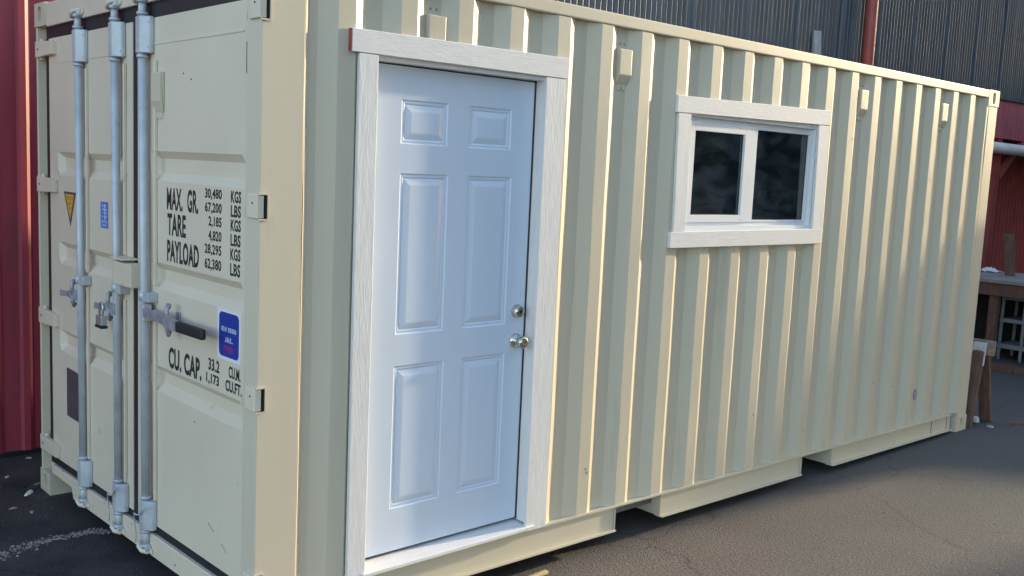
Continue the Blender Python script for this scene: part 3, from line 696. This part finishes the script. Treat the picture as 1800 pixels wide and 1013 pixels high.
# ------------------------------------------------------------------ window
trim([(2.244, 2.173), (3.676, 2.194), (3.676, 2.281), (2.244, 2.257)], m_white_h, y0=-0.019)
trim([(2.250, 1.498), (3.682, 1.496), (3.682, 1.586), (2.250, 1.581)], m_white_h, y0=-0.021)
trim([(2.276, 1.5815), (2.370, 1.5815), (2.361, 2.1742), (2.260, 2.1722)], m_white)
trim([(3.576, 1.5865), (3.680, 1.5865), (3.668, 2.1935), (3.561, 2.1915)], m_white)
def ring(x0, x1, z0, z1, wl_, wr, wt, wb, y0, y1, nm, par, m=m_vinyl):
    b = MB()
    b.box(x0, x0 + wl_, y0, y1, z0, z1, 0.0015); b.box(x1 - wr, x1, y0, y1, z0, z1, 0.0015)
    b.box(x0 + wl_ + .0002, x1 - wr - .0002, y0 + .0003, y1, z1 - wt, z1, 0.0015); b.box(x0 + wl_ + .0002, x1 - wr - .0002, y0 + .0003, y1, z0, z0 + wb, 0.0015)
    return b.build(nm, m, par)
WN = ring(2.345, 3.590, 1.572, 2.200, 0.045, 0.030, 0.035, 0.035, 0.002, 0.075, 'window', CT); WN['label'] = 'white vinyl two-pane sliding window'
ring(2.3902, 3.5598, 1.6072, 2.1648, 0.022, 0.012, 0.022, 0.018, 0.028, 0.070, 'window_track', WN)
ring(2.4125, 2.965, 1.6255, 2.1425, 0.034, 0.082, 0.046, 0.038, 0.016, 0.050, 'sliding_sash', WN)
ring(2.9655, 3.5475, 1.6255, 2.1425, 0.040, 0.010, 0.012, 0.010, 0.022, 0.055, 'fixed_sash', WN)
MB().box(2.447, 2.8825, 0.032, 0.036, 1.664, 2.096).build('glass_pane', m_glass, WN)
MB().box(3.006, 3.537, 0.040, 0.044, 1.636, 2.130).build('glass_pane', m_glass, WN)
for (a, b_, c0, c1, y) in ((2.447, 2.8825, 1.664, 2.096, .030), (3.006, 3.537, 1.636, 2.130, .038)):   # glazing gasket
    m = MB(); t = 0.004
    m.box(a, a + t, y, y + .002, c0, c1); m.box(b_ - t, b_, y, y + .002, c0, c1); m.box(a + t, b_ - t, y, y + .002, c1 - t, c1); m.box(a + t, b_ - t, y, y + .002, c0, c0 + t)
    m.build('glazing_gasket', m_rubber, WN)
for c in ((3.545, 3.56, 1.62, 2.15), (2.40, 2.415, 1.62, 2.15)): MB().box(c[0], c[1], 0.0755, 0.16, c[2], c[3]).build('inner_reveal', m_white, WN)
MB().box(2.40, 3.56, 0.0755, 0.16, 1.605, 1.6195).build('window_stool', m_white, WN)
# ================================================================== padlock
PL = thing('padlock', 'small steel padlock with black bumper hanging from the middle bar handle', 'padlock', (-0.045, 1.395, 1.06))
b = MB(); b.box(-0.060, -0.032, 1.358, 1.428, 1.068, 1.112, 0.005, 2); b.build('lock_body', m_brass, PL)
b = MB(); b.box(-0.0625, -0.0295, 1.353, 1.433, 1.055, 1.0675, 0.004, 2); b.build('bumper', m_rubber, PL)
b = MB(); b.tube([(-.046, 1.372, 1.110), (-.046, 1.372, 1.155), (-.046, 1.380, 1.167), (-.046, 1.393, 1.172), (-.046, 1.406, 1.167), (-.046, 1.414, 1.155), (-.046, 1.414, 1.110)], 0.005, 8)
b.build('shackle', m_brass, PL)

# ================================================================== workshop building behind
BL = thing('workshop_building', 'large workshop with red metal lower wall and dark grey corrugated upper wall', 'building', (8, 3.6, 0))
def redwall(x0, x1, y, z0, z1, nm, dp=0.020, m=None):
    # ribbed panels 0.68 m wide, each its own sheet
    P_ = 0.17; x = x0
    while x < x1 - 1e-6:
        b = MB(); pts = []; nseg = 4 if x + 4 * P_ <= x1 + .01 else max(1, int(round((x1 - x) / P_)))
        for k in range(nseg):
            a = x + k * P_
            pts += [(a, 0), (a + 0.088, 0), (a + 0.102, -dp), (a + 0.138, -dp), (a + 0.168, 0)]
        pts.append((x + nseg * P_, 0))
        for (a, ya), (c, yc) in zip(pts, pts[1:]):
            b.poly([(a, y + ya, z0), (c, y + yc, z0), (c, y + yc, z1), (a, y + ya, z1)])
        b.build(nm, m or m_red, BL); x += nseg * P_
redwall(-4.08, 8.84, 3.12, 0.03, 3.22, 'red_wall_sheet')
redwall(8.84, 25.16, 3.02, 2.62, 3.22, 'red_fascia_sheet', 0.004, m_fascia)
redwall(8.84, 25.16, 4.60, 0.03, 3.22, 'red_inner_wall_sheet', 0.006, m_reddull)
MB().box(8.80, 8.84, 3.0, 4.6, 0, 3.2).build('side_partition', m_redpost, BL)
MB().box(-4.1, 8.79, 3.13, 3.2, 0.0, 3.2).build('wall_girt', m_inside, BL)
MB().box(8.85, 25.2, 3.03, 4.6, 2.95, 3.0).build('bay_ceiling', m_inside, BL)
MB().box(-4.1, 8.79, 3.105, 3.2, 0.0, 0.03).build('dark_wall_gap', m_black, BL)  # black strip drawn for the shaded gap below the red sheets
# gutter / white pipe under the fascia
b = MB(); b.tube([(8.9, 2.97, 2.47), (12, 2.97, 2.475), (18, 2.97, 2.46), (25, 2.97, 2.47)], 0.085, 12); b.build('white_pipe', m_cloth, BL)
# posts and braces of the open bay
for x in (11.0, 13.78, 17.0, 21.0):
    MB().box(x - 0.07, x + 0.07, 3.05, 3.15, 0, 2.949).build('bay_post', m_redpost, BL)
    MB().bar((x + .05, 3.07, 2.05), (x + 0.85, 3.07, 2.62), (0.02, 0.0, -0.035), (0, 0.035, 0)).build('knee_brace', m_redpost, BL)
# upper corrugated sheets, lapped
def corr_mesh():
    b = MB(); n = 12 * 8; prev = None
    for k in range(n + 1):
        x = k * 0.90 / n; y = -0.012 * math.cos(2 * math.pi * k / 8)
        if prev: b.poly([(prev[0], prev[1], 0), (x, y, 0), (x, y, 3.6), (prev[0], prev[1], 3.6)])
        prev = (x, y)
    bmesh.ops.remove_doubles(b.bm, verts=b.bm.verts, dist=1e-6)
    me = bpy.data.meshes.new('corrugated_sheet'); b.bm.to_mesh(me); b.bm.free(); me.materials.append(m_grey)
    for p in me.polygons: p.use_smooth = True
    return me
cm = corr_mesh(); rnd = random.Random(3)
for k in range(30):
    o = bpy.data.objects.new('corrugated_sheet', cm); COL.objects.link(o); o.parent = BL
    o.location = Vector((-2.0 + k * 0.90, 2.985 + 0.002 * (k % 2), 3.19 + rnd.uniform(-.012, .012))) - BL.location
    o.rotation_euler = (rnd.uniform(-.002, .002), rnd.uniform(-.002, .002), rnd.uniform(-.0015, .0015))
MB().box(-2.0, 25.0, 3.04, 3.1, 3.225, 6.6).build('wall_framing', m_inside, BL)
# red downpipe in front of the grey wall
b = MB(); b.tube([(9.30, 2.86, 0), (9.30, 2.86, 7.0)], 0.068, 16); b.build('red_steel_column', m_redpost, BL)

# grey board propped between container and building
pk = thing('propped_board', 'grey weathered board standing up behind the container roof edge against the corrugated wall', 'board', (7.10, 2.75, 0))
MB().bar((8.30, 2.70, 0.0), (8.19, 2.88, 3.50), (0.040, -0.02, 0), (0.008, 0.018, 0), 0.004).build('board', m_graywood, pk)

# ================================================================== right-hand yard
SH = thing('sawhorse', 'brown wooden sawhorse with metal brackets at the far end of the container', 'sawhorse', (6.3, 0.3, 0))
MB().bar((6.29, 0.75, 0.625), (6.29, -0.075, 0.625), (0.020, 0, 0), (0, 0, 0.058), 0.003).build('beam', m_wood, SH)
for y in (0.03, 0.62):
    MB().bar((6.255, y, 0.60), (6.125, y - .005, 0.0), (0.018, 0, 0.004), (0, 0.045, 0), 0.003).build('leg', m_woodbrown, SH)
    MB().bar((6.325, y - .01, 0.60), (6.475, y - .015, 0.0), (0.018, 0, -0.004), (0, 0.045, 0), 0.003).build('leg', m_woodbrown, SH)
    for sg, xa, xb in ((-1, 6.2655, 6.238), (1, 6.3145, 6.342)):
        b = MB(); b.bar((xa, y, 0.665), (xb, y, 0.485), (0.004, 0, 0), (0, 0.052, 0), 0.002)
        for dy in (-.042, .042): b.bar((xa + sg * .006, y + dy, 0.660), (xb + sg * .006, y + dy, 0.485), (0.008, 0, 0), (0, 0.008, 0), 0.001)
        b.tube([(xa + sg * .001, y, 0.62), (xa + sg * .018, y, 0.62)], 0.012, 8)
        b.build('bracket', m_steel, SH)
MB().bar((6.17, 0.03, 0.22), (6.17, 0.60, 0.22), (0.008, 0, 0), (0, 0, 0.04), 0.002).build('stretcher', m_woodbrown, SH)

WB = thing('workbench', 'long wooden workbench with dark space below, standing under the building overhang', 'workbench', (9.9, 1.6, 0))
for k in range(5):
    x = 9.30 + k * 0.245; MB().box(x, x + 0.238, -0.9, 2.85, 0.862 - .001 * (k % 2), 0.90 - .001 * (k % 2), 0.003).build('top_board', m_benchtop, WB)
MB().box(9.33, 9.37, -0.88, 2.83, 0.725, 0.861, 0.003).build('apron', m_woodbrown, WB)
for y in (1.19, 2.75, 0.2, -0.8):
    for x in (9.375, 10.40): MB().box(x, x + 0.09, y - 0.045, y + 0.045, 0, 0.86, 0.003).build('leg', m_woodbrown, WB)
MB().box(10.48, 10.5, -0.85, 2.8, 0.02, 0.85).build('rear_shade_sheet', m_underbench_shade, WB)  # dark sheet in place of the shade below the bench top
MB().box(9.9, 9.93, 1.28, 2.72, 0.05, 0.85).build('inner_shade_sheet', m_underbench_shade, WB)  # second dark sheet filling the shaded space under the bench

RK = thing('metal_rack', 'pale grey metal rack with shelves pushed under the workbench', 'rack', (9.3, 0.7, 0))
for x in (9.60, 9.98):
    for y in (1.17, 0.94, 0.45): MB().box(x, x + 0.025, y - .014, y + .014, 0, 0.70, 0.002).build('upright', m_rack, RK)
for z in (0.16, 0.44): MB().box(9.60, 10.0, 0.44, 1.185, z, z + 0.018, 0.002).build('shelf', m_rack, RK)
for z in (0.15, 0.44, 0.69): MB().box(9.588, 9.598, 0.44, 1.185, z - .02, z + 0.022, 0.002).build('shelf_edge', m_rack, RK)
MB().box(9.70, 9.82, 0.80, 0.90, 0.459, 0.60, 0.004).build('shelf_bin', m_rack, RK)

PB = tag(MB().bar((10.0, 1.28, 0.902), (10.05, 1.355, 1.37), (0.0, 0.055, 0.0), (0.010, 0, 0), 0.003).build('offcut_board', m_woodbrown), 'short brown board standing upright on the workbench', 'board')
b = MB()
rnd = random.Random(5); gw, gh = 12, 6
gridv = [[(10.18 + 0.22 * i / gh, 1.52 + 0.22 * k / gw, 0.903 + max(0, 0.05 * math.sin(math.pi * i / gh) * math.sin(math.pi * k / gw) + rnd.uniform(-.008, .014))) for k in range(gw + 1)] for i in range(gh + 1)]
for i in range(gh):
    for k in range(gw): b.poly([gridv[i][k], gridv[i + 1][k], gridv[i + 1][k + 1], gridv[i][k + 1]])
tag(b.build('crumpled_cloth', m_cloth, smooth=True), 'crumpled white cloth lying on the workbench', 'cloth')
tag(MB().bar((8.85, 2.6, 0.03), (9.05, -1.2, 0.03), (0.11, 0, 0), (0, 0, 0.03), 0.004).build('timber', m_woodbrown), 'dark flat timber lying on the asphalt in front of the workbench', 'timber')

# litter by the sawhorse
def chip(name, c, sx, sy, sz, rot, m, label, cat, group=None):
    b = MB(); rr = random.Random(int(c[0] * 1000 + c[1] * 77)); n = 7; pts = []
    for k in range(n):
        a = 2 * math.pi * k / n; r = rr.uniform(0.7, 1.1); pts.append((sx * r * math.cos(a), sy * r * math.sin(a)))
    cr, sr = math.cos(rot), math.sin(rot)
    P = [(c[0] + x * cr - y * sr, c[1] + x * sr + y * cr) for x, y in pts]
    b.hexa([(x, y, 0.002) for x, y in P], [(c[0] + (x - c[0]) * .8, c[1] + (y - c[1]) * .8, 0.002 + sz * rr.uniform(.5, 1.2)) for x, y in P])
    tag(b.build(name, m), label, cat, group)
chip('wood_scrap', (6.62, -0.20), 0.09, 0.02, 0.015, -0.5, m_woodbrown, 'thin brown stick lying on asphalt right of the sawhorse', 'stick')
chip('paper_scrap', (6.30, -0.10), 0.05, 0.03, 0.012, 0.3, m_leafdry, 'crumpled pale scrap on the ground in front of the sawhorse legs', 'litter')
chip('cloth_scrap', (6.38, 0.05), 0.04, 0.03, 0.04, 0.9, m_cloth, 'small white scrap between the sawhorse legs', 'litter')
# litter at the left foot of the container
chip('leaf_litter', (-0.085, 2.37), 0.045, 0.014, 0.012, 0.8, m_cloth, 'small curled pale strip on the asphalt near the container corner', 'litter')
chip('flat_scrap', (0.07, 2.50), 0.12, 0.05, 0.008, 0.1, m_leafdry, 'flat pale scrap wedged against the foot of the container corner', 'litter')
chip('twig', (-0.02, 2.46), 0.12, 0.010, 0.012, 0.4, m_bark, 'dark twig lying beside the container corner', 'twig')
for k, (x, y) in enumerate(((-0.22, 2.18), (-0.16, 2.07), (0.10, 3.02), (-0.1, 2.72), (-0.28, 2.3))):
    chip('leaf', (x, y), 0.022, 0.012, 0.006, k * 1.3, m_leafdry, ('tiny dry leaf on the asphalt farthest left of the container foot', 'tiny dry leaf on the asphalt nearest the cracked gravel seam', 'tiny dry leaf lying right at the base of the red wall',
        'tiny dry leaf halfway between the red wall and the container foot', 'tiny dry leaf just behind the leaf nearest the left picture edge')[k], 'leaf', 'dry leaves left of the container')
tag(MB().bar((0.72, -0.10, 0.012), (1.46, -0.055, 0.012), (0, 0.012, 0), (0, 0, 0.008), 0.002).build('wooden_lath', m_plank), 'thin yellow splintered lath on the ground below the entry door', 'lath')

# gravel along the cracked seam in the asphalt
gm = bmesh.new(); rnd = random.Random(11)
def stone(x, y, r):
    vs = [gm.verts.new((x + r * dx * rnd.uniform(.6, 1.3), y + r * dy * rnd.uniform(.6, 1.3), z)) for dx, dy, z in ((1, 0, 0), (0, 1, 0), (-1, 0, 0), (0, -1, 0))]
    t = gm.verts.new((x + rnd.uniform(-.3, .3) * r, y + rnd.uniform(-.3, .3) * r, r * rnd.uniform(.3, .9)))
    for k in range(4): gm.faces.new([vs[k], vs[(k + 1) % 4], t])
path = [(-0.75, 1.46), (-0.435, 1.585), (-0.273, 1.645), (-0.117, 1.651), (0.0, 1.640), (0.06, 1.60)]
for (a, b_) in zip(path, path[1:]):
    for k in range(120):
        t = rnd.random(); f = 0.032 if a[0] < -0.3 else 0.018
        stone(a[0] + (b_[0] - a[0]) * t + rnd.gauss(0, .010), a[1] + (b_[1] - a[1]) * t + rnd.gauss(0, f), rnd.choice((.003, .004, .005, .007, .010)))
for k in range(500):
    x = rnd.uniform(-1.2, 0.0); y = rnd.uniform(0.6, 3.0); stone(x, y, rnd.choice((.0015, .002, .003)))
for k in range(900):
    x = rnd.uniform(0.4, 8.0); y = rnd.uniform(-1.4, -0.03); stone(x, y, rnd.choice((.002, .003, .005)))
me = bpy.data.meshes.new('gravel'); gm.to_mesh(me); gm.free(); me.materials.append(m_concrete)
o = bpy.data.objects.new('gravel', me); COL.objects.link(o); tag(o, 'loose pale grit along the crack and over the asphalt', 'gravel', kind='stuff')

# ================================================================== outside the frame: shed added to shade the far end, trees mirrored in the glass
SD = thing('shade_blocker', 'unseen red metal shed standing across the yard beyond the bench', 'blocker', (16.5, 0.1, 0))  # unseen, added only to cast the shadow on the container
MB().prismX([(-1.46, 0), (-1.46, 2.68), (2.1, 2.68), (2.1, 0)], 14.5, 18.5, 0.01).build('wall', m_red, SD)
MB().prismX([(-1.45, 2.681), (-1.33, 3.04), (-1.18, 3.46), (0.3, 3.75), (2.12, 3.46), (2.12, 2.681)], 14.45, 18.55, 0.01).build('roof', m_grey, SD)  # profile stepped to fit the shadow edge on the side wall
MB().prismX([(-2.9, 0), (-2.9, 2.0), (-1.465, 2.25), (-1.465, 0)], 14.6, 18.4, 0.01).build('low_blocker', m_red, SD)  # low step added to shade the ground beside the container
WG = thing('wall_shade_blocker', 'tall unseen block added to keep the grey wall in shade', 'building', (31, 4, 0))  # unseen block added to keep sun off the grey corrugated wall
MB().box(28, 36, 0.15, 9.0, 0, 12.0).build('wall', m_grey, WG); MB().box(27.8, 36.2, 0.0, 9.2, 12.01, 12.3).build('roof', m_grey, WG)
def tree(x, y, h, seed):
    rr = random.Random(seed)
    T = thing('tree', 'broad leafy tree at the edge of the yard', 'tree', (x, y, 0), 'trees along the yard edge')
    b = MB(); b.tube([(x, y, 0), (x + .1, y, h * .25), (x, y + .15, h * .5), (x + .1, y, h * .8)], [0.28, 0.22, 0.15, 0.04], 8)
    for k in range(7):
        a = k * 0.9 + rr.random(); z = h * rr.uniform(.25, .6); r = h * rr.uniform(.18, .3)
        b.tube([(x, y, z), (x + r * .5 * math.cos(a), y + r * .5 * math.sin(a), z + r * .35), (x + r * math.cos(a), y + r * math.sin(a), z + r * .8)], [.1, .06, .02], 6)
    b.build('trunk', m_bark, T)
    c = MB(); clumps = [(rr.gauss(0, h * .17), rr.gauss(0, h * .17), h * rr.uniform(.22, .95), h * rr.uniform(.07, .13)) for _ in range(60)]
    for cx, cy, cz, cr in clumps:
        for _ in range(120):
            d = Vector((rr.gauss(0, 1), rr.gauss(0, 1), rr.gauss(0, 1))).normalized() * cr * rr.uniform(.5, 1.1)
            p = Vector((x + cx, y + cy, cz)) + d
            u = Vector((rr.gauss(0, 1), rr.gauss(0, 1), rr.gauss(0, 1))).normalized() * .26; v = u.orthogonal().normalized() * .17
            c.poly([p - u, p + v, p + u, p - v])
    c.build('crown', m_leaf, T)
for k, (x, y, h) in enumerate(((13, -9.5, 9), (17.5, -11, 11), (9.5, -11.5, 8), (21, -8, 10), (6, -14, 9), (15.5, -14.5, 12), (11.5, -15, 11), (12.2, -7.4, 5), (10.2, -7.6, 4.5))): tree(x, y, h, 20 + k)
